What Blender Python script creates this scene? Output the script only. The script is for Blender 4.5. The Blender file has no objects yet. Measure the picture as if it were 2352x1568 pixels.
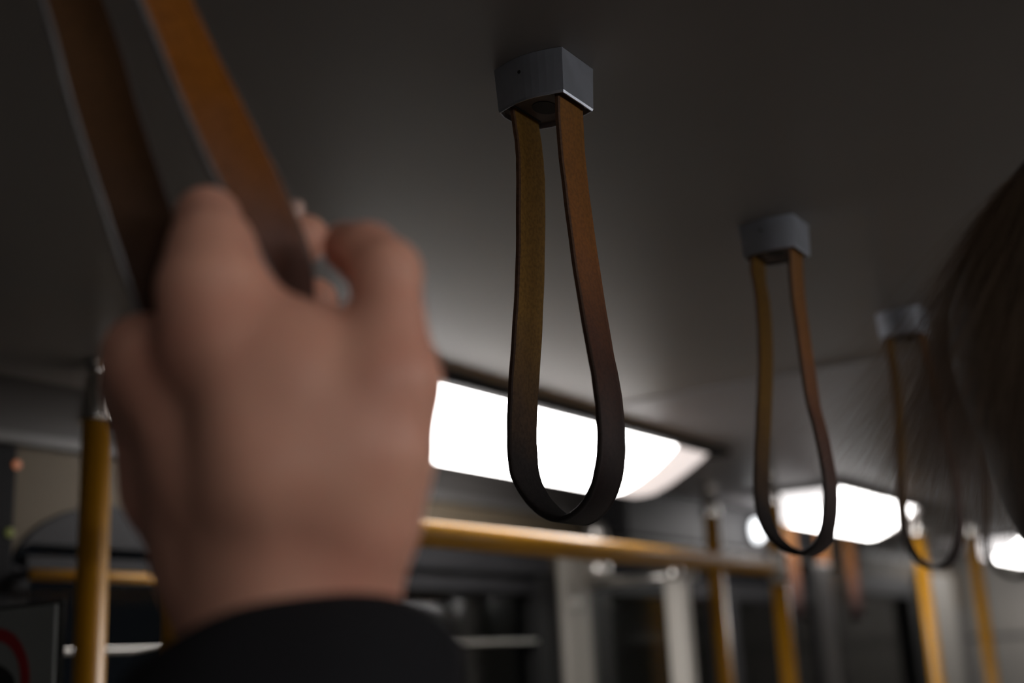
import bpy, bmesh, math, random
import numpy as np
from mathutils import Vector
random.seed(5); rng = np.random.default_rng(5)
SC = bpy.context.scene
COL = SC.collection

# ------------------------------------------------------------------ camera frame
F = 2882.0; CX, CY = 1176.0, 784.0
CAM = np.array([0.0, 0.0, 1.65])
up = np.array([-580., 11074., F]); up /= np.linalg.norm(up)
al = np.array([1949., -647., F]); al -= al.dot(up) * up; al /= np.linalg.norm(al)
ub = np.array([up[0], up[1], -up[2]]); ab = np.array([al[0], al[1], -al[2]])
RW = np.stack([np.cross(ab, ub), ab, ub])
def ray(px, py): return RW @ np.array([(px - CX) / F, -(py - CY) / F, -1.0])
def at(px, py, d): return CAM + ray(px, py) * d
def at_y(px, py, Y): r = ray(px, py); return CAM + r * (Y / r[1])

# ------------------------------------------------------------------ helpers
def link(o, parent=None):
    COL.objects.link(o)
    if parent is not None: o.parent = parent
    return o
def meshobj(name, verts, faces, mats, parent=None, smooth=False, fmat=None, org=None):
    me = bpy.data.meshes.new(name)
    verts = np.asarray(verts, float)
    if org is not None: verts = verts - np.asarray(org, float)
    me.from_pydata([tuple(v) for v in verts], [], [tuple(int(i) for i in f) for f in faces])
    if not isinstance(mats, (list, tuple)): mats = [mats]
    for m in mats: me.materials.append(m)
    if fmat is not None: me.polygons.foreach_set('material_index', list(fmat))
    if smooth: me.polygons.foreach_set('use_smooth', [True] * len(me.polygons))
    me.update()
    o = bpy.data.objects.new(name, me)
    return link(o, parent)
def thing(name, label, cat, loc=(0, 0, 0), group=None):
    o = bpy.data.objects.new(name, None); o.empty_display_size = .05
    o.location = loc; COL.objects.link(o); return tag(o, label, cat, group)
def tag(o, label, cat, group=None):
    o['label'] = label; o['category'] = cat
    if group: o['group'] = group
    return o
def struct(o): o['kind'] = 'structure'; return o

class MB:
    """collects shapes, then links them as one mesh"""
    def __init__(s): s.bm = bmesh.new(); s.mi = 0
    def box(s, a, b, bev=0.0, seg=2):
        a = Vector(a); b = Vector(b)
        r = bmesh.ops.create_cube(s.bm, size=1.0)
        vs = r['verts']
        for v in vs:
            v.co = Vector((a[i] + (b[i] - a[i]) * (v.co[i] + .5) for i in range(3)))
        fs = list({f for v in vs for f in v.link_faces})
        for f in fs: f.material_index = s.mi
        if bev > 0:
            es = list({e for f in fs for e in f.edges})
            r2 = bmesh.ops.bevel(s.bm, geom=es, offset=bev, segments=seg, affect='EDGES', profile=.5)
            for f in r2['faces']: f.material_index = s.mi; f.smooth = True
        return s
    def loft(s, rings, cap=True, closed=False, smooth=True):
        vr = [[s.bm.verts.new(tuple(p)) for p in r] for r in rings]
        n = len(vr[0]); m = len(vr)
        for i in range(m if closed else m - 1):
            A = vr[i]; B = vr[(i + 1) % m]
            for j in range(n):
                f = s.bm.faces.new((A[j], A[(j + 1) % n], B[(j + 1) % n], B[j]))
                f.smooth = smooth; f.material_index = s.mi
        if cap and not closed:
            for r, rev in ((vr[0], True), (vr[-1], False)):
                f = s.bm.faces.new(r[::-1] if rev else r); f.material_index = s.mi
        return s
    def tube(s, pts, rad, n=24, cap=True):
        P = [Vector(p) for p in pts]; R = rad if isinstance(rad, (list, tuple)) else [rad] * len(P)
        rings = []; pu = None
        for i, p in enumerate(P):
            t = (P[min(i + 1, len(P) - 1)] - P[max(i - 1, 0)]).normalized()
            if pu is None:
                u = t.cross(Vector((0, 0, 1)));
                if u.length < .1: u = t.cross(Vector((1, 0, 0)))
            else: u = pu - t * pu.dot(t)
            u.normalize(); pu = u; w = t.cross(u)
            rings.append([p + (u * math.cos(2 * math.pi * k / n) + w * math.sin(2 * math.pi * k / n)) * R[i] for k in range(n)])
        return s.loft(rings, cap)
    def prism(s, poly, axis, a, b, smooth=False):
        """poly of 2D points in the two axes other than `axis`, extruded from a to b"""
        def mk(p, c):
            q = [p[0], p[1]]; q.insert(axis, c); return q
        return s.loft([[mk(p, a) for p in poly], [mk(p, b) for p in poly]], True, smooth=smooth)
    def build(s, name, mats, parent=None, org=None):
        bmesh.ops.recalc_face_normals(s.bm, faces=s.bm.faces[:])
        if org is not None: bmesh.ops.translate(s.bm, verts=s.bm.verts[:], vec=-Vector(org))
        me = bpy.data.meshes.new(name); s.bm.to_mesh(me); s.bm.free()
        if not isinstance(mats, (list, tuple)): mats = [mats]
        for m in mats: me.materials.append(m)
        o = bpy.data.objects.new(name, me); return link(o, parent)

# ------------------------------------------------------------------ materials
def mat(name, col, rough=.5, metal=0., spec=.5, noise=None, bump=None, coat=0., sss=0., ani=0.):
    m = bpy.data.materials.new(name); m.use_nodes = True
    nt = m.node_tree; b = nt.nodes['Principled BSDF']
    b.inputs['Base Color'].default_value = (*col, 1); b.inputs['Roughness'].default_value = rough
    b.inputs['Metallic'].default_value = metal; b.inputs['Specular IOR Level'].default_value = spec
    b.inputs['Coat Weight'].default_value = coat; b.inputs['Coat Roughness'].default_value = .15
    if sss: b.inputs['Subsurface Weight'].default_value = sss; b.inputs['Subsurface Radius'].default_value = (.012, .005, .003); b.inputs['Subsurface Scale'].default_value = 1.
    tc = nt.nodes.new('ShaderNodeTexCoord')
    if noise:
        sc, col2, lo, hi = noise
        n = nt.nodes.new('ShaderNodeTexNoise'); n.inputs['Scale'].default_value = sc; n.inputs['Detail'].default_value = 5
        nt.links.new(tc.outputs['Object'], n.inputs['Vector'])
        r = nt.nodes.new('ShaderNodeValToRGB'); r.color_ramp.elements[0].position = lo; r.color_ramp.elements[1].position = hi
        r.color_ramp.elements[0].color = (*col, 1); r.color_ramp.elements[1].color = (*col2, 1)
        nt.links.new(n.outputs['Fac'], r.inputs['Fac']); nt.links.new(r.outputs['Color'], b.inputs['Base Color'])
    if bump:
        sc, st, dist = bump
        n = nt.nodes.new('ShaderNodeTexNoise'); n.inputs['Scale'].default_value = sc; n.inputs['Detail'].default_value = 3
        nt.links.new(tc.outputs['Object'], n.inputs['Vector'])
        bp = nt.nodes.new('ShaderNodeBump'); bp.inputs['Strength'].default_value = st; bp.inputs['Distance'].default_value = dist
        nt.links.new(n.outputs['Fac'], bp.inputs['Height']); nt.links.new(bp.outputs['Normal'], b.inputs['Normal'])
    return m
def emis(name, col, s, base=(.8, .8, .8)):
    m = mat(name, base, .3); b = m.node_tree.nodes['Principled BSDF']
    b.inputs['Emission Color'].default_value = (*col, 1); b.inputs['Emission Strength'].default_value = s
    return m
def leather(name, stops, rough, scale=260, bst=.25, rz=.0):
    """wear runs down the strap: tan near the bracket, blackened by hands at the loop (object z in metres)"""
    m = mat(name, (.2, .1, .03), rough, 0, .25, bump=(scale, bst, .0006), coat=rz)
    nt = m.node_tree; b = nt.nodes['Principled BSDF']
    tc = nt.nodes.new('ShaderNodeTexCoord'); sp = nt.nodes.new('ShaderNodeSeparateXYZ')
    nt.links.new(tc.outputs['Object'], sp.inputs[0])
    n = nt.nodes.new('ShaderNodeTexNoise'); n.inputs['Scale'].default_value = 30; n.inputs['Detail'].default_value = 6
    nt.links.new(tc.outputs['Object'], n.inputs['Vector'])
    mr = nt.nodes.new('ShaderNodeMapRange'); mr.inputs['From Min'].default_value = -.03; mr.inputs['From Max'].default_value = -.30
    nt.links.new(sp.outputs['Z'], mr.inputs['Value'])
    ma = nt.nodes.new('ShaderNodeMath'); ma.operation = 'MULTIPLY_ADD'; ma.inputs[1].default_value = .22
    nt.links.new(n.outputs['Fac'], ma.inputs[0])
    sb = nt.nodes.new('ShaderNodeMath'); sb.operation = 'SUBTRACT'; sb.inputs[1].default_value = .11
    nt.links.new(mr.outputs['Result'], sb.inputs[0]); nt.links.new(sb.outputs[0], ma.inputs[2])
    r = nt.nodes.new('ShaderNodeValToRGB')
    cr = r.color_ramp
    cr.elements[0].position = stops[0][0]; cr.elements[0].color = (*stops[0][1], 1)
    cr.elements[1].position = stops[-1][0]; cr.elements[1].color = (*stops[-1][1], 1)
    for p, c in stops[1:-1]:
        e = cr.elements.new(p); e.color = (*c, 1)
    nt.links.new(ma.outputs[0], r.inputs['Fac'])
    n2 = nt.nodes.new('ShaderNodeTexNoise'); n2.inputs['Scale'].default_value = 420; n2.inputs['Detail'].default_value = 2
    nt.links.new(tc.outputs['Object'], n2.inputs['Vector'])
    mx = nt.nodes.new('ShaderNodeMix'); mx.data_type = 'RGBA'; mx.blend_type = 'MULTIPLY'; mx.inputs['Factor'].default_value = .5
    rr = nt.nodes.new('ShaderNodeValToRGB'); rr.color_ramp.elements[0].position = .35; rr.color_ramp.elements[1].position = .6
    rr.color_ramp.elements[0].color = (.45, .45, .45, 1)
    nt.links.new(n2.outputs['Fac'], rr.inputs['Fac'])
    nt.links.new(r.outputs['Color'], mx.inputs['A']); nt.links.new(rr.outputs['Color'], mx.inputs['B'])
    nt.links.new(mx.outputs['Result'], b.inputs['Base Color'])
    return m
def glass(name, tint=(.6, .62, .6)):
    m = bpy.data.materials.new(name); m.use_nodes = True; nt = m.node_tree; nt.nodes.clear()
    o = nt.nodes.new('ShaderNodeOutputMaterial'); mx = nt.nodes.new('ShaderNodeMixShader')
    t = nt.nodes.new('ShaderNodeBsdfTransparent'); t.inputs[0].default_value = (*tint, 1)
    g = nt.nodes.new('ShaderNodeBsdfGlossy'); g.inputs['Roughness'].default_value = .09
    fr = nt.nodes.new('ShaderNodeFresnel'); fr.inputs[0].default_value = 1.42
    nt.links.new(fr.outputs[0], mx.inputs[0]); nt.links.new(t.outputs[0], mx.inputs[1]); nt.links.new(g.outputs[0], mx.inputs[2])
    nt.links.new(mx.outputs[0], o.inputs[0]); return m

OUT = [(0, (.19, .078, .010)), (.36, (.21, .073, .013)), (.60, (.125, .045, .022)), (.82, (.048, .024, .021)), (1, (.010, .008, .009))]
INN = [(0, (.21, .110, .018)), (.50, (.25, .135, .030)), (.72, (.11, .066, .038)), (.85, (.040, .032, .030)), (1, (.014, .013, .014))]
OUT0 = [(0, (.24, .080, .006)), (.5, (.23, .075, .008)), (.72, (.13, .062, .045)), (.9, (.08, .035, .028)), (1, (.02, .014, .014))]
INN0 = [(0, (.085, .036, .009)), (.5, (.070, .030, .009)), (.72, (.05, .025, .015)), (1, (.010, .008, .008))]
M = dict(
    outer=leather('leather_outer', OUT, .58, 260, .25),
    inner=leather('leather_inner', INN, .85, 500, .6),
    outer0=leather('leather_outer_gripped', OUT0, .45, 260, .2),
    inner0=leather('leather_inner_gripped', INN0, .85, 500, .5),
    edge=leather('leather_edge', [(0, (.10, .050, .026)), (.5, (.075, .038, .022)), (.75, (.030, .018, .014)), (1, (.010, .009, .009))], .7, 300, .3),
    edge0=mat('leather_edge_lit', (.17, .165, .17), .35, bump=(300, .3, .0004)),  # lamp glint along the gripped strap's edge, put into the colour
    cast=mat('cast_aluminium', (.54, .58, .66), .36, .88, noise=(40, (.47, .51, .58), .4, .6), bump=(60, .12, .001)),
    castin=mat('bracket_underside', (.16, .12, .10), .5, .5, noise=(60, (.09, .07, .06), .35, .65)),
    dark=mat('dark_void', (.01, .01, .01), .7),
    chrome=mat('chrome', (.72, .70, .66), .16, 1.0, bump=(25, .05, .002)),
    yellow=mat('yellow_powder_coat', (.39, .178, .002), .40, 0, .45, noise=(8, (.35, .16, .002), .4, .6), coat=.2),
    ceil=mat('ceiling_laminate', (.225, .209, .200), .40, 0, .5, noise=(3, (.21, .197, .189), .3, .7), bump=(9, .05, .004)),
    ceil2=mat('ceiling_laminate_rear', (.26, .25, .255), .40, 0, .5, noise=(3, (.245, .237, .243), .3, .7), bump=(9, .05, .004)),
    rubber=mat('black_rubber', (.012, .012, .012), .6, 0, .2),
    dgrey=mat('dark_grey_plastic', (.022, .022, .024), .55, 0, .15, noise=(12, (.019, .019, .021), .4, .6)),
    black=mat('black_plastic', (.006, .006, .007), .6, 0, .1),
    cream=mat('cream_panel', (.095, .075, .050), .6, 0, .2, noise=(5, (.088, .069, .046), .35, .65)),
    lgrey=mat('light_grey_panel', (.20, .188, .17), .5, noise=(5, (.18, .17, .155), .35, .65)),
    cove=mat('cove_panel', (.055, .052, .050), .6, 0, .2),
    lgrey2=mat('pale_pillar', (.32, .30, .265), .5),
    grey=mat('grey_panel', (.075, .071, .068), .5, noise=(5, (.066, .063, .062), .35, .65)),
    alu=mat('aluminium', (.66, .64, .60), .28, .9, bump=(50, .06, .001)),
    white=mat('white_enamel', (.66, .63, .57), .4),
    floor=mat('floor_vinyl', (.50, .47, .44), .6, noise=(120, (.38, .36, .34), .45, .6)),
    skin=mat('skin', (.74, .385, .275), .48, 0, .4, noise=(26, (.70, .325, .235), .4, .7), bump=(140, .25, .0006), sss=.12),
    nail=mat('nail', (.66, .45, .38), .25),
    cloth=mat('black_cloth', (.010, .010, .012), .9, 0, .2, bump=(300, .5, .001)),
    cloth2=mat('dark_cloth', (.02, .018, .02), .9, 0, .2, bump=(300, .5, .001)),
    trou=mat('dark_denim', (.02, .025, .04), .9, 0, .2),
    hairm=mat('dark_hair', (.016, .009, .005), .6, 0, .3, noise=(30, (.022, .013, .008), .4, .6)),
    hairb=mat('dark_brown_hair', (.03, .018, .012), .5),
    strand=mat('backlit_blond_brown_strands', (.17, .11, .066), .5, 0, .5),  # blond-brown, paler than the hair mass: backlight put into the colour
    eyew=mat('eye_white', (.7, .7, .68), .2), eyed=mat('iris_dark', (.03, .02, .015), .1), lip=mat('lip', (.42, .17, .15), .4),
    signw=mat('sign_white', (.22, .23, .225), .5), red=mat('sign_red', (.30, .006, .012), .5), signk=mat('sign_black', (.012, .010, .009), .6),
    glass=glass('window_glass'), pane=glass('partition_glass', (.85, .87, .86)),
    lamp=emis('lamp_diffuser_lit', (1, .965, .945), 11.5),
    lampend=emis('lamp_diffuser_end', (1, .88, .84), .8),
    lampend2=emis('lamp_diffuser_near_end', (1, .95, .94), 1.5),
    dlamp=emis('door_lamp_lit', (.92, .96, 1), 2.5),
    rled=emis('amber_led', (1, .35, .16), .22, (.3, .1, .05)), yled=emis('green_led', (.7, .8, .2), .07, (.1, .1, .03)),
)

for k_ in ('ceil', 'ceil2'): M[k_].node_tree.nodes['Principled BSDF'].inputs['IOR'].default_value = 1.2
# ------------------------------------------------------------------ setting
H = 2.032; XL = -1.40; XR = 1.20; Y0 = -2.6; Y1 = 5.65; SEAM = 1.665
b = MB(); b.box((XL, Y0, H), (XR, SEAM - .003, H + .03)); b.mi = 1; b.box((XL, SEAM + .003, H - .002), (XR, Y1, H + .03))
b.mi = 2; b.box((XL, SEAM - .003, H + .004), (XR, SEAM + .003, H + .03))
struct(b.build('ceiling', [M['ceil'], M['ceil2'], M['rubber']]))
b = MB(); b.box((XL - .05, Y0, -.05), (XR + .05, Y1, 0)); struct(b.build('floor', M['floor']))

def rrect(y0, y1, z0, z1, r, n=8):
    pts = []
    for (cy_, cz_, a0) in ((y1 - r, z1 - r, 0), (y0 + r, z1 - r, 90), (y0 + r, z0 + r, 180), (y1 - r, z0 + r, 270)):
        for k in range(n + 1):
            a = math.radians(a0 + 90 * k / n); pts.append((cy_ + r * math.cos(a), cz_ + r * math.sin(a)))
    return pts
# left wall: lower dado, pillars and the cream fascia above the windows
WIN = [(-2.3, .62, .85, 1.885), (.985, 2.30, .85, 1.893), (4.02, 4.93, .85, 1.90)]
DOOR = (2.46, 3.96, .03, 1.90)
def wall(name, X, t, wins, mlow, mfas, mpil, sgn):
    b = MB(); a, c = (X - t, X) if sgn < 0 else (X, X + t)
    ys = sorted([(w[0], w[1], w[2]) for w in wins])
    cur = Y0
    for (y0, y1, z0) in ys:
        b.mi = 2; b.box((a, cur, 0), (c, y0, 1.80))
        b.mi = 0; b.box((a, y0, 0), (c, y1, z0))
        cur = y1
    b.mi = 2; b.box((a, cur, 0), (c, Y1, 1.80))
    # fascia with rounded window tops
    for (y0, y1, z0), nxt in zip(ys, [y[0] for y in ys[1:]] + [Y1]):
        pass
    segs = []; cur = Y0
    for (y0, y1, z0) in ys:
        segs.append(('p', cur, y0)); segs.append(('w', y0, y1)); cur = y1
    segs.append(('p', cur, Y1)); b.mi = 1
    for k, y0, y1 in segs:
        if k == 'p': b.box((a, y0, 1.80), (c, y1, 1.957))
        else:
            top = [w for w in wins if abs(w[0] - y0) < 1e-6][0][3]; r = .10 if top > 1.8 else .05
            r = min(r, top - 1.80)
            poly = [(y0, 1.957), (y0, 1.80)]
            R = .095; zz = max(top - R, 1.80)
            for q in range(9):
                an = math.radians(180 - 90 * q / 8); poly.append((y0 + .17 + .17 * math.cos(an), 1.80 + (top - 1.80) * math.sin(an)))
            for q in range(9):
                an = math.radians(90 - 90 * q / 8); poly.append((y1 - .07 + .07 * math.cos(an), 1.80 + (top - 1.80) * math.sin(an)))
            poly += [(y1, 1.80), (y1, 1.957)]
            # two-sided strip faces: triangulate as quads between outline and the top edge
            n = len(poly); inner = poly[1:-1]
            for q in range(len(inner) - 1):
                p0, p1 = inner[q], inner[q + 1]
                if abs(p1[0] - p0[0]) < 1e-5: continue
                b.prism([(p0[0], p0[1]), (p1[0], p1[1]), (p1[0], 1.957), (p0[0], 1.957)], 0, a, c)
    b.mi = 3; b.box((a, Y0, 1.957), (c, Y1, H + .03))
    return struct(b.build(name, [mlow, mfas, mpil, M['grey']]))
wins_l = WIN + [DOOR]
wall('wall_left', XL, .05, wins_l, M['dgrey'], M['cream'], M['grey'], -1)
wall('wall_right', XR, .05, WIN, M['dgrey'], M['cream'], M['grey'], 1)
b = MB(); b.box((XL - .05, Y1, 0), (XR + .05, Y1 + .05, 1.668)); b.box((XL - .05, Y1, 1.682), (XR + .05, Y1 + .05, H + .03))
b.mi = 1; b.box((XL - .05, Y1 + .004, 1.668), (XR + .05, Y1 + .05, 1.682)); struct(b.build('wall_back', [M['lgrey'], M['rubber']]))
b = MB(); b.box((XL - .05, Y0 - .05, 0), (XR + .05, Y0, H + .03)); struct(b.build('wall_front', M['grey']))

# corner trim running above the cream fascia
b = MB(); b.prism([(XL, 1.957), (XL + .012, 1.960), (XL + .014, 1.972), (XL, 1.975)], 1, Y0, Y1)
struct(b.build('trim_1', M['grey']))
b = MB()
pts = []
for k in range(9):
    a = math.radians(90 * k / 8); pts.append((XL + .06 - .06 * math.sin(a), H - .055 + .055 * math.cos(a)))
b.prism(pts + [(XL, H)], 1, Y0, Y1, smooth=False); struct(b.build('trim_2', M['cove']))

def window(n, X, w, s, vent=True):
    y0, y1, z0, z1 = w
    g = MB(); g.box((X - s * .0 + (-.034 if s < 0 else .030), y0 + .01, z0 + .01), (X + (-.030 if s < 0 else .034), y1 - .01, z1 - .01))
    go = struct(g.build('window_%d' % n, M['glass']))
    a, c = (X - .045, X + .004) if s < 0 else (X - .004, X + .045)
    f = MB()
    f.box((a, y0, z0), (c, y0 + .03, 1.80), .004); f.box((a, y1 - .075, z0), (c, y1, 1.83), .004)
    f.box((a, y0, z0), (c, y1, z0 + .03), .004)
    f.mi = 0
    # upper surround follows the rounded corners
    inner = []
    for q in range(9):
        an = math.radians(180 - 90 * q / 8); inner.append((y0 + .17 + .17 * math.cos(an), 1.79 + (z1 - 1.79) * math.sin(an)))
    for q in range(9):
        an = math.radians(90 - 90 * q / 8); inner.append((y1 - .07 + .07 * math.cos(an), 1.79 + (z1 - 1.79) * math.sin(an)))
    f.mi = 1
    for q in range(len(inner) - 1):
        p0, p1 = inner[q], inner[q + 1]
        if abs(p1[0] - p0[0]) < 1e-5: continue
        lo0 = min(p0[1], 1.835 + .0); lo1 = min(p1[1], 1.835)
        lo0 = 1.835 if p0[1] > 1.8351 else p0[1] - .001; lo1 = 1.835 if p1[1] > 1.8351 else p1[1] - .001
        f.prism([(p0[0], lo0), (p1[0], lo1), (p1[0], p1[1]), (p0[0], p0[1])], 0, a + .004, c + .001 * 0)
    f.build('window_frame', [M['rubber'], M['dgrey']], go)
    if vent:
        v = MB(); xa, xb = (X - .028, X - .006) if s < 0 else (X + .006, X + .028)
        v.box((xa, y0 + .03, 1.795), (xb, y1 - .075, 1.822), .003); v.build('vent_frame', M['dgrey'], go)
        v = MB(); v.box((xa, y0 + .03, 1.697), (xb + .004, y1 - .075, 1.7045), .002); v.build('vent_rail', M['alu'], go)
    return go
for i, w in enumerate(WIN): window(i + 1, XL, w, -1, vent=(i == 1))
for i, w in enumerate(WIN): window(i + 4, XR, w, 1, vent=(i == 1))

# black pillar panel with two status lights, left of the near window
b = MB(); b.box((XL, .70, .9), (XL + .012, .983, 1.957), .004)
pil = struct(b.build('trim_3', M['black']))
for nm, px, py, m in (('amber_indicator', 38, 1067, 'rled'), ('yellow_indicator', 22, 1223, 'yled')):
    q = CAM + ray(px, py) * ((XL + .012) / ray(px, py)[0])
    b = MB(); b.tube([(q[0] - .002, q[1], q[2]), (q[0] + .002, q[1], q[2]), (q[0] + .004, q[1], q[2])], [.0055, .0055, .003], 16)
    tag(b.build(nm, M[m]), 'tiny dim %s light %s on the black pillar by the window' % (('orange-pink', 'in the upper spot') if m == 'rled' else ('yellow-green', 'in the lower spot')), 'indicator light')
# light wall pillar beyond the far window, door header
b = MB(); b.box((XL, 4.95, .02), (XL + .03, 5.40, 1.93), .006); struct(b.build('trim_4', M['lgrey']))
b = MB(); b.box((XL, 2.45, 1.915), (XL + .10, 4.04, H - .001), .008); b.mi = 1; b.box((XL, 2.45, 1.903), (XL + .105, 4.04, 1.914), .002)
struct(b.build('trim_5', [M['dgrey'], M['grey']]))

b = MB(); b.box((XL, 2.305, .02), (XL + .02, 2.405, 1.90), .005); b.mi = 1; b.box((XL + .018, 2.32, 1.765), (XL + .030, 2.35, 1.785), .003)
struct(b.build('trim_6', [M['lgrey2'], M['alu']]))
# double door
dy0, dy1, dz0, dz1 = DOOR; mid = (dy0 + dy1) / 2
b = MB()
b.box((XL - .045, dy0, dz0), (XL - .004, dy0 + .04, dz1), .004); b.box((XL - .045, dy1 - .04, dz0), (XL - .004, dy1, dz1), .004)
b.box((XL - .045, dy0 + .04, dz1 - .04), (XL - .004, dy1 - .04, dz1), .004)
door = struct(b.build('door_1', M['dgrey']))
for s, (a, c) in enumerate(((dy0 + .045, mid - .006), (mid + .006, dy1 - .045))):
    b = MB()
    b.box((XL - .035, a, dz0 + .01), (XL - .012, a + .05, dz1 - .05), .003); b.box((XL - .035, c - .05, dz0 + .01), (XL - .012, c, dz1 - .05), .003)
    b.box((XL - .035, a + .05, dz0 + .01), (XL - .012, c - .05, dz0 + .2), .003); b.box((XL - .035, a + .05, dz1 - .10), (XL - .012, c - .05, dz1 - .05), .003)
    lf = b.build('door_leaf', M['dgrey'], door)
    b = MB(); b.box((XL - .027, a + .045, dz0 + .19), (XL - .022, c - .045, dz1 - .09)); b.build('pane', M['glass'], lf)
    b = MB(); yy = c - .075 if s == 0 else a + .075
    b.tube([(XL - .012, yy, 1.02), (XL + .035, yy, 1.05), (XL + .035, yy, 1.50), (XL - .012, yy, 1.53)], .013, 16); b.build('door_handle', M['white'], lf)
b = MB(); b.box((XL - .03, mid - .006, dz0 + .01), (XL - .014, mid + .006, dz1 - .05)); b.build('rubber_seal', M['rubber'], door)

# ------------------------------------------------------------------ lamps (both sides of the car)
def lamp(y0, y1, side, label, group, e=.10):
    t = thing('ceiling_lamp', label, 'ceiling lamp', (side * 1.06 if side < 0 else 1.06 * .83, y0, H), group)
    ox = -1.06 if side < 0 else 1.06 * .83
    prof = [(.098, 0), (.090, -.010), (.074, -.024), (.045, -.045), (.010, -.064), (-.025, -.078), (-.050, -.080), (-.072, -.070), (-.088, -.045), (-.095, 0)]
    sg = 1 if side < 0 else -1
    L = y1 - y0
    def sec(y, k): return [(sg * (x if True else 0) * (.9 + .1 * k) , y, z * k) for x, z in prof]
    b = MB(); b.mi = 0
    b.loft([sec(e, 1.0), sec(L - e, 1.0)], True)
    b.build('diffuser', M['lamp'], t)
    b = MB(); b.loft([sec(0, .93), sec(.010, .97), sec(.05, .99), sec(e + .002, .998)], True); b.build('diffuser_end', M['lampend2'] if y0 > 2.5 else M['lampend'], t)
    b = MB(); b.loft([sec(L - e - .002, .998), sec(L - .05, .99), sec(L - .015, .93), sec(L, .80)], True); b.build('diffuser_end', M['lampend'], t)
    b = MB(); fr = []
    w = .024
    for (x0, x1, ya, yb) in ((.098, .098 + w, -w, L + w), (-.095 - w, -.095, -w, L + w), (-.095, .098, -w, 0), (-.095, .098, L, L + w)):
        xa, xb = sorted((sg * x0, sg * x1)); b.box((xa, ya, -.014), (xb, yb, -.0005), .002)
    b.build('rubber_frame', M['rubber'], t)
    return t
G1 = 'lit ceiling lamps above the windows'
lamp(1.05, 2.18, -1, 'long bright white ceiling lamp beside the hand, seen through the sharp strap', G1, .14)
lamp(2.86, 3.585, -1, 'bright white ceiling lamp behind the second hanging strap', G1, .06)
lamp(4.85, 5.55, -1, 'farthest bright white ceiling lamp, at the right edge near the hair', G1, .06)
for y0, y1, nm in ((-1.1, -.02, 'nearest ceiling lamp of the opposite side, behind the hand'), (.05, 1.15, 'second ceiling lamp of the opposite side, level with the hand'), (1.25, 2.35, 'ceiling lamp of the opposite side, facing the long lamp by the hand'), (4.5, 5.4, 'farthest ceiling lamp of the opposite side')):
    lamp(y0, y1, 1, nm, 'lit ceiling lamps of the opposite side')
# small white lamp over the door
q = CAM + ray(1737, 1219) * ((XL + .11) / ray(1737, 1219)[0])
t = thing('door_lamp', 'small bright white oval lamp over the door beside the second strap loop', 'lamp', (q[0], q[1], q[2]))
b = MB(); b.tube([(-.012, 0, 0), (.004, 0, 0), (.014, 0, 0), (.017, 0, 0)], [.030, .030, .022, .010], 24); b.build('lens', M['dlamp'], t)
b = MB(); b.tube([(-.012, 0, 0), (-.002, 0, 0)], .036, 24); b.build('bezel', M['dgrey'], t)

# ------------------------------------------------------------------ poles and rails
PR = .0175
def socket(parent, x, y, z=0, L=.075):
    b = MB(); b.tube([(x, y, z - .0005), (x, y, z - .004), (x, y, z - .006), (x, y, z - .02), (x, y, z - L + .004), (x, y, z - L)], [.018, .018, .0125, .0140, .0225, .0215], 28)
    b.build('ceiling_socket', M['chrome'], parent)
def pole(x, y, label, plate=False):
    t = thing('grab_pole', label, 'pole', (x, y, H), 'yellow grab poles')
    b = MB(); b.tube([(0, 0, -.07), (0, 0, -H + .012)], PR, 28); b.build('tube', M['yellow'], t)
    socket(t, 0, 0)
    b = MB(); b.tube([(0, 0, -H + .001), (0, 0, -H + .012), (0, 0, -H + .03)], [.045, .045, .02], 28); b.build('floor_flange', M['chrome'], t)
    if plate:
        b = MB(); b.box((-.048, .022, -.078), (.012, .032, -.004), .003); p = b.build('bracket_plate', M['dgrey'], t)
        b = MB(); b.tube([(-.020, .022, -.045), (-.020, .017, -.045), (-.020, .0155, -.045)], [.007, .007, .004], 16); b.build('screw', M['alu'], p)
    return t
pole(-1.205, .958, 'yellow grab pole with a chrome top, left of the wrist', True)
pole(-1.18, 2.63, 'yellow grab pole behind the yellow rail, left of the second strap')
pole(-1.00, 3.635, 'yellow grab pole standing behind the third strap loop')
pole(-.90, 3.83, 'yellow grab pole farthest to the right, by the hair')

ya, yb, zb = .905, 2.545, 1.826
t = thing('handrail', 'long horizontal yellow handrail between two upright poles, below the bright lamp', 'handrail', (-1.0, ya, H))
L = yb - ya
b = MB(); b.tube([(0, 0, -.07), (0, 0, -H + .012)], PR, 28); b.build('upright', M['yellow'], t)
b = MB(); b.tube([(0, L, -.07), (0, L, -H + .012)], PR, 28); b.build('upright', M['yellow'], t)
b = MB(); b.tube([(0, .015, zb - H), (0, L - .015, zb - H)], PR, 28); b.build('rail', M['yellow'], t)
for y in (0, L):
    socket(t, 0, y)
    b = MB(); b.tube([(0, y, zb - H - .035), (0, y, zb - H - .030), (0, y, zb - H + .030), (0, y, zb - H + .035)], [.018, .0205, .0205, .018], 24)
    s_ = 1 if y == 0 else -1
    b.tube([(0, y, zb - H), (0, y + s_ * .045, zb - H), (0, y + s_ * .05, zb - H)], [.0205, .0205, .018], 24); b.build('clamp', M['alu'], t)
    b = MB(); b.tube([(0, y, -H + .001), (0, y, -H + .012), (0, y, -H + .03)], [.045, .045, .02], 28); b.build('floor_flange', M['chrome'], t)

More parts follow.
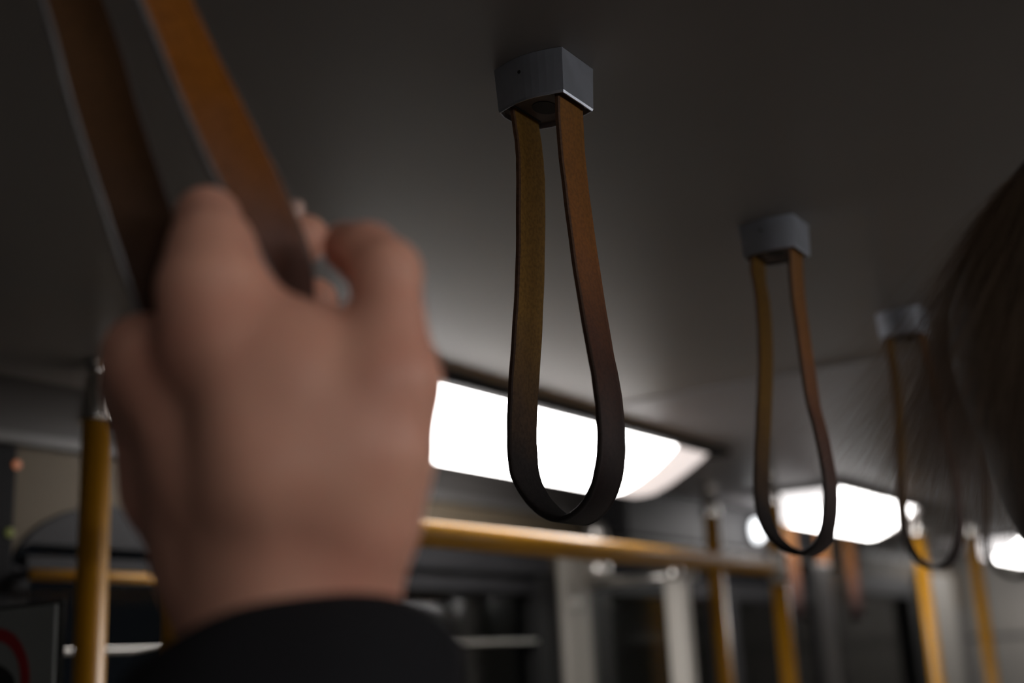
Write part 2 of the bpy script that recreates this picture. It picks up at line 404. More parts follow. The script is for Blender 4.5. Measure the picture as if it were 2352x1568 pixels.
# thin solid bar added in place of the handrail's reflection in the window
t = thing('window_rail', 'thin dim yellow bar added as the handrail reflection across the near window, behind the left pole', 'rail', (XL + .035, .99, 1.793))
b = MB(); b.tube([(0, .0, 0), (0, .33, .0)], .007, 16); b.build('rail', M['yellow'], t)
for y in (.0, .33):
    b = MB(); b.tube([(-.033, y, 0), (-.028, y, 0), (-.027, y, 0), (0, y, 0)], [.014, .014, .007, .007], 16); b.build('rail_bracket', M['dgrey'], t)

# white screen frame by the door
Ys = 2.405
t = thing('door_screen', 'pale metal door screen with a post and a cross rail, below the sharp strap', 'screen', (XL, Ys, 0))
b = MB(); b.box((.208, -.022, .01), (.252, .022, 1.812), .008); b.build('post', M['white'], t)
b = MB(); b.tube([(.022, 0, 1.818), (.275, 0, 1.818)], .010, 20); b.build('cross_rail', M['alu'], t)
b = MB(); b.box((.024, -.004, .5), (.206, .004, 1.80), .001); b.build('pane', M['pane'], t)
b = MB(); b.tube([(.045, 0, 1.825), (.045, 0, 1.83), (.045, 0, 1.87), (.045, 0, 1.875), (.045, 0, 1.895), (.045, 0, 1.90), (.045, 0, 1.94), (.045, 0, 1.945)], [.024, .028, .028, .018, .018, .026, .026, .022], 24); b.build('clamp', M['alu'], t)
b = MB(); b.tube([(.225, 0, 1.80), (.225, 0, 1.804), (.225, 0, 1.835), (.225, 0, 1.839)], [.014, .018, .018, .014], 20); b.build('clamp', M['chrome'], t)
# second, darker post on the door side
b = MB(); b.box((XL + .15, 2.72, .01), (XL + .175, 2.76, 1.79), .005)
tag(b.build('door_post', M['grey']), 'narrow grey post just right of the pale screen post', 'post')
# grey post right of the second strap loop
b = MB(); b.box((XL + .30, 3.02, .01), (XL + .335, 3.06, 1.86), .006)
tag(b.build('door_post', M['grey']), 'narrow dark grey post below the second strap loop', 'post')

# glass partition with the prohibition sign
Yp = .76
sx0, sz1 = at_y(135, 1387, Yp)[0], at_y(135, 1387, Yp)[2]
t = thing('glass_partition', 'clear glass partition between the wall and the aisle, at the left edge', 'partition', (XL, Yp, 0))
b = MB(); b.box((.014, 0, .35), (sx0 - XL + .004, .006, sz1 + .004), .002); b.build('pane', M['pane'], t)
t = thing('prohibition_sign', 'pale square sign with a red ring and dark pictogram, lower left corner', 'sign', (sx0, Yp, sz1))
W = .19
b = MB(); b.box((-W, -.0035, -.136), (0, -.0005, 0)); b.build('board', M['signw'], t)
cxs, czs = -.086, -.070
R1 = .0415
def ring(b, r0, r1, y0, y1, n=48):
    rings = []
    for k in range(n):
        a = 2 * math.pi * k / n; c, s = math.cos(a), math.sin(a)
        rings.append([(cxs + r0 * c, y0, czs + r0 * s), (cxs + r1 * c, y0, czs + r1 * s), (cxs + r1 * c, y1, czs + r1 * s), (cxs + r0 * c, y1, czs + r0 * s)])
    b.loft(rings, False, closed=True, smooth=False)
RO = .053
b = MB(); ring(b, RO * .78, RO, -.0046, -.0037); b.build('red_ring', M['red'], t)
b = MB(); pts = [(cxs + RO * .58 * math.cos(a) * (1 + .12 * math.sin(3 * a)), czs - .008 + RO * .52 * math.sin(a)) for a in [2 * math.pi * k / 28 for k in range(28)]]
b.prism(pts, 1, -.0045, -.0037); b.build('pictogram', M['signk'], t)

# ------------------------------------------------------------------ hanging straps
def catmull(P, n):
    P = np.asarray(P, float); Q = np.vstack([2 * P[0] - P[1], P, 2 * P[-1] - P[-2]]); out = []
    for i in range(1, len(Q) - 2):
        for k in range(n):
            t = k / n
            out.append(.5 * ((2 * Q[i]) + (-Q[i-1] + Q[i+1]) * t + (2*Q[i-1] - 5*Q[i] + 4*Q[i+1] - Q[i+2]) * t*t + (-Q[i-1] + 3*Q[i] - 3*Q[i+1] + Q[i+2]) * t**3))
    out.append(P[-1]); return np.array(out)
def strap_mesh(line, wv, org, mats, parent, T=.0036, nn=7, wob=0.0):
    """line: near-edge centre line (left band top -> loop -> right band top); wv: vector(s) across the band"""
    C = catmull(line, nn); n = len(C)
    wv = np.asarray(wv, float); WV = catmull(wv, nn) if wv.ndim == 2 else np.repeat(wv[None], n, 0)
    Wd = np.linalg.norm(WV[0])
    g = .0032 / Wd; e = .0012 / Wd
    # profile (w in 0..1, outward n): outer face with two creased lines, inner face flat
    prof = [(0, .30, 1), (e, .5, 0), (g - e, .5, 0), (g, .36, 0), (g + e, .5, 0), (.5, .53, 0), (1 - g - e, .5, 0), (1 - g, .36, 0), (1 - g + e, .5, 0), (1 - e, .5, 1), (1, .30, 1), (1, -.32, 1), (1 - e, -.5, 2), (.5, -.5, 2), (e, -.5, 1), (0, -.32, 1)]
    V = []; Fc = []; fm = []; m = len(prof)
    for i in range(n):
        t = C[min(i + 1, n - 1)] - C[max(i - 1, 0)]; t /= np.linalg.norm(t)
        w = WV[i]; nv = np.cross(w, t); nv /= np.linalg.norm(nv)   # outward: away from the loop's inside
        wb = 1 + wob * .012 * math.sin(i * .37) + wob * .01 * math.sin(i * 1.13)
        for (a, h, _) in prof: V.append(C[i] + w * (.5 + (a - .5) * wb) + nv * h * T)
    for i in range(n - 1):
        for j in range(m):
            a, bq = i * m + j, i * m + (j + 1) % m
            Fc.append((a, bq, bq + m, a + m)); fm.append(prof[j][2])
    Fc.append(tuple(range(m))[::-1]); fm.append(1); Fc.append(tuple(range((n - 1) * m, n * m))); fm.append(1)
    o = meshobj('strap', V, Fc, mats, parent, True, fm, org)
    bm = bmesh.new(); bm.from_mesh(o.data); bmesh.ops.recalc_face_normals(bm, faces=bm.faces[:]); bm.to_mesh(o.data); bm.free()
    mod = o.modifiers.new('sharp', 'EDGE_SPLIT'); mod.split_angle = math.radians(50)
    return o
def bracket(parent):
    """cast ceiling bracket; local origin at the ceiling, near right corner of the photo at (0,0)"""
    def foot(k, dz, grow):
        # k shrink towards the bottom
        P = []
        for q in range(11):                                   # front face, gently bulging, from right to left
            u = q / 10; P.append((-.051 * u, -.0058 * math.sin(math.pi * u) * 1.0))
        P += [(-.0515, .002), (-.0530, .008), (-.0530, .031), (-.0515, .037)]
        for q in range(11):                                   # back face
            u = 1 - q / 10; P.append((-.051 * u, .0390 + .0058 * math.sin(math.pi * u)))
        P += [(0.0, .039)]
        c = (-.0265, .0195)
        return [(c[0] + (x - c[0]) * k, c[1] + (y - c[1]) * k, dz) for x, y in P]
    dz = -.0305
    b = MB(); b.loft([foot(1.03, -.0002, 0), foot(1.015, -.006, 0), foot(.975, dz + .0015, 0), foot(.955, dz, 0), foot(.925, dz, 0), foot(.915, dz + .004, 0)], False, smooth=False)
    br = b.build('bracket', M['cast'], parent)
    mod = br.modifiers.new('bev', 'BEVEL'); mod.width = .0006; mod.segments = 2; mod.limit_method = 'ANGLE'; mod.angle_limit = math.radians(35)
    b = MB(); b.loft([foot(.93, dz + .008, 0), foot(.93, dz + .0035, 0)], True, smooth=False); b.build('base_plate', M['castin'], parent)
    b = MB()
    pts = [(-.026 + .0080 * math.cos(2 * math.pi * k / 28), .0195 + .0105 * math.sin(2 * math.pi * k / 28)) for k in range(28)]
    b.prism(pts, 2, dz + .0030, dz + .0045); b.build('keyhole', M['dark'], parent)
    for x in (-.0432, -.0075):
        b = MB(); b.box((x - .0034, .0025, dz + .0028), (x + .0034, .0365, dz + .0046), .0005); b.build('slot', M['dark'], parent)
    b = MB(); b.tube([(-.029, -.0040, -.0105), (-.029, -.0062, -.0105)], .0012, 12); b.build('screw', M['dark'], parent)
    b = MB(); b.tube([(-.0032, .033, dz + .004), (-.0032, .033, dz + .002), (-.0032, .033, dz + .0012)], [.0014, .0014, .0008], 10); b.build('rivet', M['alu'], parent)
    return br
GS = 'leather hanging straps along the aisle'
BX = -.3595
def tr(px_list, Y): return [at_y(x, y, Y) for x, y in px_list]
S1 = [(1180, 262), (1182, 300), (1187, 350), (1189, 420), (1187, 600), (1180, 750), (1170, 900), (1167, 1000), (1173, 1080), (1193, 1127), (1221, 1162), (1252, 1185), (1285, 1192), (1315, 1178), (1343, 1148), (1364, 1098), (1374, 1030), (1372, 950), (1362, 865), (1346, 780), (1320, 620), (1297, 450), (1283, 320), (1277, 228)]
S2 = [(1722, 600), (1725, 620), (1735, 680), (1741, 760), (1742, 850), (1738, 950), (1733, 1050), (1732, 1120), (1740, 1180), (1757, 1222), (1785, 1252), (1815, 1267), (1838, 1270), (1862, 1258), (1880, 1232), (1890, 1190), (1893, 1130), (1885, 1060), (1868, 980), (1852, 920), (1840, 840), (1829, 760), (1817, 670), (1809, 585)]
S3 = [(2033, 785), (2036, 800), (2045, 850), (2054, 930), (2058, 1010), (2060, 1100), (2063, 1170), (2070, 1225), (2088, 1268), (2112, 1295), (2140, 1304), (2165, 1295), (2184, 1270), (2194, 1230), (2196, 1190), (2190, 1130), (2178, 1060), (2163, 990), (2148, 930), (2134, 870), (2120, 810), (2109, 770)]
def finish_strap(t, line, wv, mats):
    o = strap_mesh(line, wv, np.array(t.location), mats, t, wob=1.0); return o
def full_strap(k, px, label):
    y = .633 + .4 * k
    t = thing('hanging_strap', label, 'strap', (BX, y + .003, H), GS)
    bracket(t); Yn = y + .0067
    P = tr(px, Yn)
    P[0] = np.array([BX - .0432, Yn, H - .022]); P[-1] = np.array([BX - .0078, Yn, H - .022])
    finish_strap(t, P, (0, .0315, 0), [M['outer'], M['edge'], M['inner']])
    return t
s1 = full_strap(0, S1, 'sharp brown leather strap loop hanging from a metal bracket, centre of the picture')
s2 = full_strap(1, S2, 'blurred leather strap loop, the next one behind the sharp strap')
s3 = full_strap(2, S3, 'third leather strap loop, partly behind the wisps of hair')
def copy_tree(o, parent=None):
    c = o.copy(); COL.objects.link(c); c.parent = parent
    for ch in list(o.children): copy_tree(ch, c)
    return c
def place_strap(src, loc, label, group=GS, rz=0):
    c = copy_tree(src); c.location = loc; c.rotation_euler.z = rz; c['label'] = label; c['group'] = group; return c
place_strap(s1, (BX, 1.836, H), 'fourth leather strap loop, behind the hair at the right edge')
for (x, y, rz, w_) in ((-1.255, 3.25, -62, 'left'), (-1.235, 3.43, -75, 'middle'), (-1.215, 3.61, -60, 'right')):
    place_strap(s1, (x, y, H), 'tan strap hanging under the second lamp, %s one of three' % w_, 'tan straps by the door', rz=math.radians(rz))

# gripped strap, pulled towards the hand
t0 = thing('hanging_strap', 'wide orange-brown leather strap held by the hand in the foreground', 'strap', (BX, .236, H), GS)
bracket(t0)
wt = np.array([0, .0315, 0.])
def sw(deg): a = math.radians(deg); return np.array([math.sin(a), math.cos(a), 0]) * .0300
line = [np.array([BX - .0432, .2427, H - .022])]; wv = [wt]
for px, py, d, an in ((92, 0, .484, 11), (158, 240, .481, 15), (232, 475, .478, 18), (290, 650, .477, 16), (335, 760, .482, 10), (395, 815, .488, 3), (480, 840, .492, -8),
                      (570, 830, .488, -15), (640, 785, .480, -24), (668, 716, .472, -25), (622, 640, .470, -11), (565, 540, .471, 8), (485, 397, .474, 20), (397, 200, .478, 15), (315, 0, .482, 8)):
    line.append(at(px, py, d)); wv.append(sw(an))
line.append(np.array([BX - .0078, .2427, H - .022])); wv.append(wt)
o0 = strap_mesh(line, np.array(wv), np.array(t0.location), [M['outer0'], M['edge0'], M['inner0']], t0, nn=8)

# ------------------------------------------------------------------ SDF figures
def sdf_caps(P, segs):
    """segs: list of (a, b, ra, rb); returns list of distance fields"""
    out = []
    for a, b_, ra, rb in segs:
        a = np.asarray(a, float); b_ = np.asarray(b_, float); ab_ = b_ - a; L2 = ab_.dot(ab_) + 1e-12
        h = np.clip(((P - a) @ ab_) / L2, 0, 1)
        d = np.linalg.norm(P - a - h[..., None] * ab_, axis=-1) - (ra + (rb - ra) * h); out.append(d)
    return out
def smin(a, b_, k):
    h = np.clip(.5 + .5 * (b_ - a) / k, 0, 1); return b_ * (1 - h) + a * h - k * h * (1 - h)
def chain(pts):  # pts: (pos, r)
    return [(pts[i][0], pts[i + 1][0], pts[i][1], pts[i + 1][1]) for i in range(len(pts) - 1)]
def field(P, groups):
    """groups: (segs, k_inside, k_join)"""
    tot = None
    for segs, ki, kj in groups:
        d = None
        for q in sdf_caps(P, segs): d = q if d is None else smin(d, q, ki)
        tot = d if tot is None else smin(tot, d, kj)
    return tot
def nets(groups, h, pad=.01, clip=None):
    ends = np.array([p for g in groups for s in g[0] for p in (np.asarray(s[0], float) - max(s[2], s[3]) - pad, np.asarray(s[1], float) + max(s[2], s[3]) + pad, np.asarray(s[0], float) + max(s[2], s[3]) + pad, np.asarray(s[1], float) - max(s[2], s[3]) - pad)])
    lo, hi = ends.min(0), ends.max(0); n = np.ceil((hi - lo) / h).astype(int) + 1
    ax = [lo[i] + h * np.arange(n[i]) for i in range(3)]
    D = np.empty(n)
    for i in range(n[0]):
        Y, Z = np.meshgrid(ax[1], ax[2], indexing='ij'); X = np.full_like(Y, ax[0][i])
        P = np.stack([X, Y, Z], -1); d = field(P, groups)
        if clip is not None: d = np.maximum(d, clip(P))
        D[i] = d
    S = D < 0
    acc = np.zeros((*(n - 1), 3)); cnt = np.zeros(n - 1)
    I = np.indices(n - 1).transpose(1, 2, 3, 0).astype(float)
    cor = [(0,0,0),(1,0,0),(0,1,0),(1,1,0),(0,0,1),(1,0,1),(0,1,1),(1,1,1)]
    def sl(c, A): return A[c[0]:n[0]-1+c[0], c[1]:n[1]-1+c[1], c[2]:n[2]-1+c[2]]
    for i in range(8):
        for j in range(i + 1, 8):
            df = [cor[j][k] - cor[i][k] for k in range(3)]
            if sum(map(abs, df)) != 1: continue
            a = sl(cor[i], D); b_ = sl(cor[j], D); x = (a < 0) != (b_ < 0)
            t = np.where(x, a / np.where(x, a - b_, 1), 0)
            for k in range(3): acc[..., k] += np.where(x, cor[i][k] + t * df[k], 0)
            cnt += x
    act = cnt > 0; idx = -np.ones(n - 1, int); idx[act] = np.arange(act.sum())
    V = lo + h * (I[act] + acc[act] / cnt[act][:, None])
    Fs = []
    for axx in range(3):
        u, v = (axx + 1) % 3, (axx + 2) % 3
        s0 = [slice(1, -1)] * 3; s0[axx] = slice(0, n[axx] - 1); s1_ = list(s0); s1_[axx] = slice(1, n[axx])
        A = S[tuple(s0)]; B = S[tuple(s1_)]; X = np.argwhere(A != B)
        if not len(X): continue
        fl = A[tuple(X.T)]
        off = np.ones(3, int); off[axx] = 0; X = X + off
        def g(du, dv):
            Y = X.copy(); Y[:, u] -= du; Y[:, v] -= dv; return idx[tuple(Y.T)]
        q = np.stack([g(1, 1), g(0, 1), g(0, 0), g(1, 0)], 1)
        q[~fl] = q[~fl][:, ::-1]; Fs.append(q)
    return V, np.vstack(Fs)
def smooth_verts(V, Fq, it=2, lam=.5):
    E = np.vstack([Fq[:, [0, 1]], Fq[:, [1, 2]], Fq[:, [2, 3]], Fq[:, [3, 0]]]); E = np.vstack([E, E[:, ::-1]])
    for _ in range(it):
        s = np.zeros_like(V); c = np.zeros(len(V)); np.add.at(s, E[:, 0], V[E[:, 1]]); np.add.at(c, E[:, 0], 1)
        V = V + lam * (s / c[:, None] - V)
    return V
def merge(*vf):
    V = []; Q = []; o = 0
    for v, q in vf: V.append(v); Q.append(q + o); o += len(v)
    return np.vstack(V), np.vstack(Q)

# ---- the hand
a_ = at
wr = (a_(668, 1400, .438), .0235)
palm = [
    (a_(640, 1400, .442), a_(610, 1130, .444), .0240, .0255), (a_(610, 1130, .444), a_(535, 900, .452), .0255, .0230),
    (a_(668, 1400, .438), a_(700, 1080, .438), .0240, .0260), (a_(700, 1080, .438), a_(660, 900, .444), .0260, .0225),
    # ulnar side
    (a_(342, 905, .495), a_(394, 1120, .485), .0155, .0157), (a_(394, 1120, .485), a_(484, 1300, .468), .0157, .0166), (a_(484, 1300, .468), a_(552, 1410, .458), .0166, .0190),
    (a_(560, 1400, .450), a_(500, 1120, .462), .0215, .0205), (a_(500, 1120, .462), a_(420, 920, .470), .0205, .0175),
    # radial side of the wrist
    (a_(785, 1410, .438), a_(790, 1300, .436), .0155, .0150),
    # metacarpals
    (a_(590, 1100, .421), a_(515, 800, .429), .0110, .0105), (a_(480, 1080, .446), a_(338, 825, .461), .0115, .0115),
    (a_(430, 1050, .474), a_(332, 880, .495), .0125, .0125),
    # knuckle row mass
    (a_(500, 800, .446), a_(350, 860, .472), .0150, .0135),
    # first web
    (a_(595, 800, .446), a_(690, 852, .444), .0195, .0190), (a_(690, 852, .444), a_(800, 915, .441), .0190, .0195),
    (a_(690, 900, .440), a_(780, 1080, .436), .0200, .0200),
]
index = chain([(a_(500, 770, .442), .0185), (a_(490, 665, .445), .0183), (a_(487, 575, .455), .0142), (a_(476, 503, .470), .0118)])
index2 = chain([(a_(476, 503, .470), .0115), (a_(590, 552, .517), .0098), (a_(702, 548, .512), .0100)])
middle = chain([(a_(330, 812, .472), .0153), (a_(360, 800, .500), .0125), (a_(410, 790, .540), .0108), (a_(560, 735, .553), .0100), (a_(722, 692, .522), .0100)])
ring_ = chain([(a_(330, 890, .484), .0135), (a_(390, 880, .555), .0108), (a_(540, 850, .575), .0100), (a_(670, 800, .545), .0098)])
little = chain([(a_(370, 1000, .500), .0125), (a_(430, 970, .560), .0090), (a_(540, 940, .572), .0086), (a_(640, 900, .550), .0082)])
thumb0 = chain([(a_(795, 1330, .437), .0155), (a_(838, 1190, .433), .0165), (a_(878, 1050, .432), .0152), (a_(903, 880, .436), .0146)])
thumb = chain([(a_(903, 880, .436), .0144), (a_(893, 740, .443), .0122), (a_(886, 628, .452), .0128)])
thumb2 = chain([(a_(886, 628, .452), .0126), (a_(845, 585, .462), .0112), (a_(800, 568, .472), .0098)])
elbow = np.array([-.235, .185, 1.43])
fore = chain([(a_(668, 1400, .438), .0245), (a_(680, 1560, .432), .0275), (elbow, .042)])
hand_g = [(palm, .017, .01), (thumb0, .01, .016), (fore, .01, .02), (index, .008, .010), (index2, .004, .003), (middle, .004, .006), (ring_, .004, .004), (little, .004, .004), (thumb, .005, .012), (thumb2, .005, .004)]
Vh, Fh = nets(hand_g, .0015); Vh = smooth_verts(Vh, Fh, 3)

def ell(c, r): return (np.asarray(c), np.asarray(c), r, r)
def body_groups(hd, face, feet_x, sh_l, sh_r, hipz, g=0.0):
    pass
def body(hd, face, armL, armR, grow=0.0, parts=('torso', 'arms', 'legs'), hz=.88):
    """hd: head centre; face: unit facing direction; arm*: (elbow, hand) or None"""
    hd = np.asarray(hd, float); f = np.asarray(face, float); r = np.array([f[1], -f[0], 0]); z = np.array([0, 0, 1.])
    neck = hd - .13 * z - .015 * f; ch = hd - .33 * z - .02 * f; bl = hd - .55 * z - .01 * f; hp = np.array([*(hd - .02 * f)[:2], hz])
    G = []
    if 'torso' in parts:
        G.append(([(ch + r * .07, bl + r * .055, .105 + grow, .09 + grow), (ch - r * .07, bl - r * .055, .105 + grow, .09 + grow), (bl + r * .055, hp + r * .075, .09 + grow, .105 + grow), (bl - r * .055, hp - r * .075, .09 + grow, .105 + grow),
                   (ch + r * .13 + z * .07, ch - r * .13 + z * .07, .062 + grow, .062 + grow)], .05, .05))
    if 'arms' in parts:
        for sg, arm in ((-1, armL), (1, armR)):
            s = ch + r * sg * .165 + z * .085
            if arm is None: e, w = s + np.array([0, 0, -.29]) + r * sg * .04, s + np.array([0, 0, -.53]) + r * sg * .05 + f * .06
            else: e, w = np.asarray(arm[0]), arm[1]
            G.append((chain([(s, .052 + grow), (e, .042 + grow)] + ([(np.asarray(w), .028 + grow)] if w is not None else [])), .03, .04))
    if 'legs' in parts:
        for sg in (-1, 1):
            h_ = hp + r * sg * .085; k = np.array([*(h_ + f * .02)[:2], .47]); an = np.array([*(h_ - f * .01)[:2], .09])
            G.append((chain([(h_, .085 + grow), (k, .058 + grow), (an, .042 + grow * .7)]), .03, .03))
            if grow == 0: G.append((chain([(an - z * .03, .035), (an + f * .16 - z * .055, .028)]), .03, .03))
    return G
def head_groups(hd, face):
    hd = np.asarray(hd, float); f = np.asarray(face, float); r = np.array([f[1], -f[0], 0]); z = np.array([0, 0, 1.])
    G = [([(hd + z * .025 - f * .018, hd + z * .02 + f * .012, .078, .076), (hd - z * .03 + f * .025, hd - z * .065 + f * .045, .055, .036),
           (hd - z * .05 - r * .03 + f * .0, hd - z * .075 + f * .05, .035, .022), (hd - z * .05 + r * .03, hd - z * .075 + f * .05, .035, .022)], .03, .02),
         ([(hd + f * .080 + z * .010, hd + f * .097 - z * .020, .006, .009)], .01, .012),
         ([(hd + f * .086 - z * .044 - r * .016, hd + f * .086 - z * .044 + r * .016, .007, .007)], .008, .006),
         ([(hd + f * .078 + z * .024 - r * .045, hd + f * .078 + z * .024 + r * .045, .009, .009)], .01, .012),
         ([(hd - z * .05 - f * .01, hd - z * .21 - f * .03, .052, .058)], .02, .03)]
    for sg in (-1, 1):
        G.append(([(hd + r * sg * .078 + z * .015 - f * .012, hd + r * sg * .074 - z * .02 - f * .004, .014, .010)], .006, .006))
    return G
def coarse_hand(w, f, r, sg):
    """relaxed hanging hand: palm, four fingers, thumb"""
    z = np.array([0, 0, 1.]); p = w - z * .05; G = [([(w, p - z * .035 + f * .014, .024, .018), (w, p - z * .035 - f * .014, .024, .018)], .015, .02)]
    for i, L in enumerate((.072, .08, .075, .058)):
        o = p - z * .04 + f * (.030 - .019 * i); G.append((chain([(o, .009), (o - z * L * .55 - r * sg * .006, .0085), (o - z * L - r * sg * .022, .0075)]), .003, .006))
    G.append((chain([(w - z * .03 + f * .02, .013), (w - z * .06 + f * .045 - r * sg * .01, .011), (w - z * .095 + f * .052 - r * sg * .014, .009)]), .006, .01)); return G

def face_bits(parent, hd, f, org):
    hd = np.asarray(hd, float); f = np.asarray(f, float); r = np.array([f[1], -f[0], 0]); z = np.array([0, 0, 1.])
    for sg in (-1, 1):
        c = hd + f * .078 + r * sg * .031 + z * .004
        V, Q = nets([([ell(c, .0125)], .01, .01)], .002); e = meshobj('eye', V, Q, M['eyew'], parent, True, org=org)
        V, Q = nets([([ell(c + f * .009, .0052)], .01, .01)], .001); meshobj('iris', V, Q, M['eyed'], e, True, org=org)
    c = hd + f * .094 - z * .044
    V, Q = nets([([(c - r * .020 - f * .006, c, .003, .005), (c, c + r * .020 - f * .006, .005, .003)], .004, .01)], .0015); meshobj('mouth', V, Q, M['lip'], parent, True, org=org)

# ---- person holding the strap (stands behind the picture's viewpoint)
pf = np.array([-.30, .954, 0.]); pf /= np.linalg.norm(pf)
hdA = np.array([.045, -.185, 1.665])
rA = np.array([pf[1], -pf[0], 0])
sL = hdA - .33 * np.array([0, 0, 1.]) - .02 * pf
pers = thing('person', 'person in a black jacket, left hand raised and gripping the orange-brown strap', 'person', (hdA[0], hdA[1], 0))
org = np.array([hdA[0], hdA[1], 0])
GA = body(hdA, pf, (elbow, None), None)
sR = sL + rA * .165 + np.array([0, 0, .085]); wR = sR + np.array([0, 0, -.53]) + rA * .05 + pf * .06
Vb, Fb = nets(GA + head_groups(hdA, pf), .012); Vb = smooth_verts(Vb, Fb, 2)
V2, F2 = nets(coarse_hand(wR, pf, rA, 1), .0035)
body_o = meshobj('body', *merge((Vh, Fh), (Vb, Fb), (V2, F2)), M['skin'], pers, True, org=org)
face_bits(pers, hdA, pf, org)
# nails
def nail(px, py, d, ux, label=None):
    c = a_(px, py, d); V, Q = nets([([(c - ux * .003, c + ux * .003, .0042, .0036)], .01, .01)], .0009); return meshobj('fingernail', V, Q, M['nail'], pers, True, org=org)
n1 = nail(676, 492, .512, np.array([0.2, 0.2, .9]))
n2 = nail(788, 535, .474, np.array([-.8, 0, .3]))
# jacket
zc = np.array([0, 0, 1.])
Gj = body(hdA, pf, (elbow, None), (sR + np.array([0, 0, -.29]) + rA * .04, wR), .014, ('torso', 'arms'), .92)
Vj, Fj = nets(Gj, .012); Vj = smooth_verts(Vj, Fj, 2)
# raised sleeve: loose cuff lofted around the forearm, with a turned-in hem
c0 = a_(690, 1545, .430); ax_ = (c0 - (elbow)); Ls = np.linalg.norm(ax_); ax_ /= Ls
camr = RW @ np.array([1., 0, 0]); camf = RW @ np.array([0, 0, -1.])
ua = camr - ax_ * camr.dot(ax_); ua /= np.linalg.norm(ua); wa = np.cross(ax_, ua)
if wa.dot(camf) < 0: wa = -wa
secs = []
nS = 56
def sring(s, ru, rw, tilt=0.0, cc=0.0):
    """s along the arm from the elbow; ru / rw half axes"""
    out = []
    for k in range(nS):
        a = 2 * math.pi * k / nS
        fold = 1 + .018 * math.sin(3 * a + s * 40) + .012 * math.sin(7 * a - s * 60)
        p = elbow + ax_ * (s + tilt * math.cos(a)) + ua * (ru * math.cos(a) * fold + cc) + wa * rw * math.sin(a) * fold
        out.append(p)
    return out
R_ = []
for s, ru, rw, tl in ((-.055, .038, .038, 0), (-.03, .056, .054, 0), (0, .064, .060, 0), (.06, .062, .056, 0), (.12, .060, .050, 0), (.17, .0600, .046, .002), (Ls - .035, .0590, .044, .005), (Ls - .012, .0575, .043, .009), (Ls - .003, .0565, .042, .0115)):
    R_.append(sring(s, ru, rw, tl))
R_.append(sring(Ls + .0005, .0545, .040, .012)); R_.append(sring(Ls - .003, .0525, .038, .0115)); R_.append(sring(Ls - .03, .050, .037, .006)); R_.append(sring(Ls - .05, .030, .028, 0)); 
Vs = np.array([p for r in R_ for p in r]); Fs_ = []
for i in range(len(R_) - 1):
    for k in range(nS): Fs_.append((i * nS + k, i * nS + (k + 1) % nS, (i + 1) * nS + (k + 1) % nS, (i + 1) * nS + k))
Vx, Fx = merge((Vj, Fj), (Vs, np.array(Fs_)))
jk = meshobj('jacket', Vx, Fx, M['cloth'], pers, True, org=org)
Vt, Ft = nets(body(hdA, pf, None, None, .012, ('legs',)), .012); meshobj('trousers', Vt, Ft, M['trou'], pers, True, org=org)
# short dark hair of the strap holder
Vq, Fq = nets([([(hdA + zc * .035 - pf * .022, hdA + zc * .032 + pf * .004, .084, .082), (hdA - zc * .02 - pf * .03, hdA - zc * .05 - pf * .035, .075, .060)], .02, .02)], .006,
              clip=lambda P: ((P - hdA) @ pf) * .9 - ((P - hdA) @ zc) * .75 - .012)
meshobj('hair', Vq, Fq, M['hairb'], pers, True, org=org)

# ---- passenger on the right with loose hair
pg = np.array([.86, .51, 0.]); pg /= np.linalg.norm(pg); rg = np.array([pg[1], -pg[0], 0])
hdB = at(2780, 770, .60)
orgB = np.array([hdB[0], hdB[1], 0])
pb = thing('person', 'passenger with loose brown hair at the right edge, wisps in front of the third strap', 'person', (hdB[0], hdB[1], 0))
sB = hdB - .33 * zc - .02 * pg
GB = body(hdB, pg, None, None, 0, hz=.95)
Vb, Fb = nets(GB, .012); Vb = smooth_verts(Vb, Fb, 2)
Vhd, Fhd = nets(head_groups(hdB, pg), .005); Vhd = smooth_verts(Vhd, Fhd, 2)
hands = []
for sg in (-1, 1):
    s = sB + rg * sg * .165 + zc * .085; w = s + np.array([0, 0, -.53]) + rg * sg * .05 + pg * .06
    hands.append(nets(coarse_hand(w, pg, rg, sg), .0035))
meshobj('body', *merge((Vb, Fb), (Vhd, Fhd), *hands), M['skin'], pb, True, org=orgB)
face_bits(pb, hdB, pg, orgB)
Vj, Fj = nets(body(hdB, pg, None, None, .016, ('torso', 'arms'), .95), .012); meshobj('coat', smooth_verts(Vj, Fj, 2), Fj, M['cloth2'], pb, True, org=orgB)
Vt, Ft = nets(body(hdB, pg, None, None, .012, ('legs',), .95), .012); meshobj('trousers', Vt, Ft, M['trou'], pb, True, org=orgB)
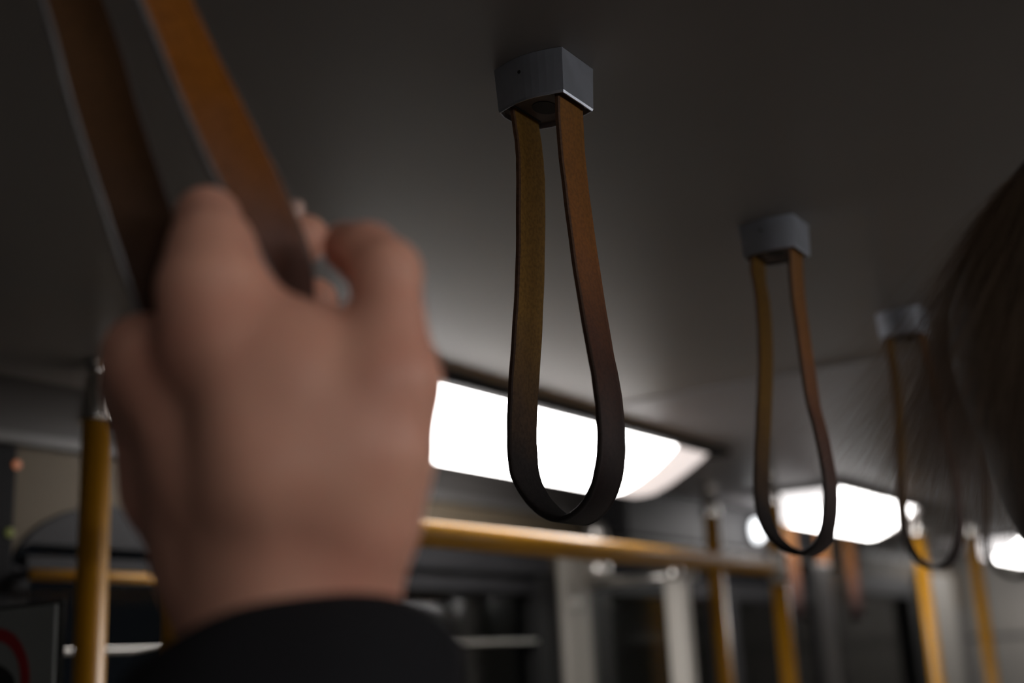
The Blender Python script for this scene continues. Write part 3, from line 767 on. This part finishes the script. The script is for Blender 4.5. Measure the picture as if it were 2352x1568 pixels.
# hair: a solid mass plus many loose strands
capc = hdB + zc * .028 - pg * .012
Vq, Fq = nets([([(capc, hdB + zc * .0 - pg * .03, .091, .088), (hdB - pg * .03, hdB - zc * .06 - pg * .045, .082, .062)], .02, .02)], .005,
              clip=lambda P: ((P - hdB) @ pg) * .9 - ((P - hdB) @ zc) * .6 - .020)
hm = meshobj('hair', Vq, Fq, M['hairm'], pb, True, org=orgB)
cu = bpy.data.curves.new('hair_strands', 'CURVE'); cu.dimensions = '3D'; cu.bevel_depth = .00008; cu.bevel_resolution = 0; cu.resolution_u = 3
cu.materials.append(M['strand'])
toward = -camr                                              # the side of the head that faces the straps
for i in range(12000):
    # root on the scalp, strand falls and flares outward at the ends
    th = rng.uniform(-math.pi, math.pi); ph = rng.uniform(.05, 1.5)
    dirv = (pg * math.cos(th) + rg * math.sin(th)) * math.sin(ph) + zc * math.cos(ph)
    if dirv.dot(pg) > .45 or dirv.dot(toward) < -.25: continue
    root = capc + dirv * .086
    out = dirv * np.array([1, 1, 0]); nrm = np.linalg.norm(out); out = out / (nrm + 1e-6)
    L = max(.05, dirv[2] * .086 + .028 + rng.uniform(.02, .095)); fl = abs(rng.normal(0, .022)) + .003
    if i % 3 == 0: fl += rng.uniform(0, .055)
    ctrl = []; p = root.copy()
    nseg = 7; sw = rng.normal(0, .010, 3); sw[2] = 0
    for k in range(nseg + 1):
        u = k / nseg
        R0 = .090 * math.sin(min(ph + u * 1.4, math.pi / 2 + .0)) 
        zz = root[2] - L * u ** 1.15
        rad = max(R0, nrm * .086) + fl * u ** 1.5 + .003
        side = out * rad
        q = np.array([capc[0], capc[1], 0]) + side + sw * u * u * 1.6; q[2] = zz + (.004 * math.sin(6 * u + i) * u)
        ctrl.append(q)
    sp = cu.splines.new('POLY'); sp.points.add(len(ctrl) - 1)
    for k, q in enumerate(ctrl):
        q = q - orgB; sp.points[k].co = (q[0], q[1], q[2], 1); sp.points[k].radius = 1.0 - .7 * (k / nseg)
ho = bpy.data.objects.new('hair_strands', cu); link(ho, pb); ho['kind'] = 'stuff'

# ------------------------------------------------------------------ world, camera
w = bpy.data.worlds.new('night'); SC.world = w; w.use_nodes = True
bg = w.node_tree.nodes['Background']; bg.inputs[0].default_value = (.02, .025, .035, 1); bg.inputs[1].default_value = .25
cam = bpy.data.cameras.new('camera'); co = bpy.data.objects.new('camera', cam); COL.objects.link(co)
from mathutils import Matrix
m4 = Matrix.Identity(4)
for i in range(3):
    for j in range(3): m4[i][j] = RW[i][j]
    m4[i][3] = CAM[i]
co.matrix_world = m4
cam.sensor_width = 36; cam.sensor_fit = 'HORIZONTAL'; cam.lens = F / 2352 * 36; cam.clip_start = .02; cam.clip_end = 60
cam.dof.use_dof = True; cam.dof.focus_distance = .80; cam.dof.aperture_fstop = 3.3; cam.dof.aperture_blades = 0
SC.camera = co
SC.view_settings.view_transform = 'Standard'; SC.view_settings.look = 'None'; SC.view_settings.gamma = 1; SC.view_settings.use_curve_mapping = False
SC.view_settings.exposure = 0.0
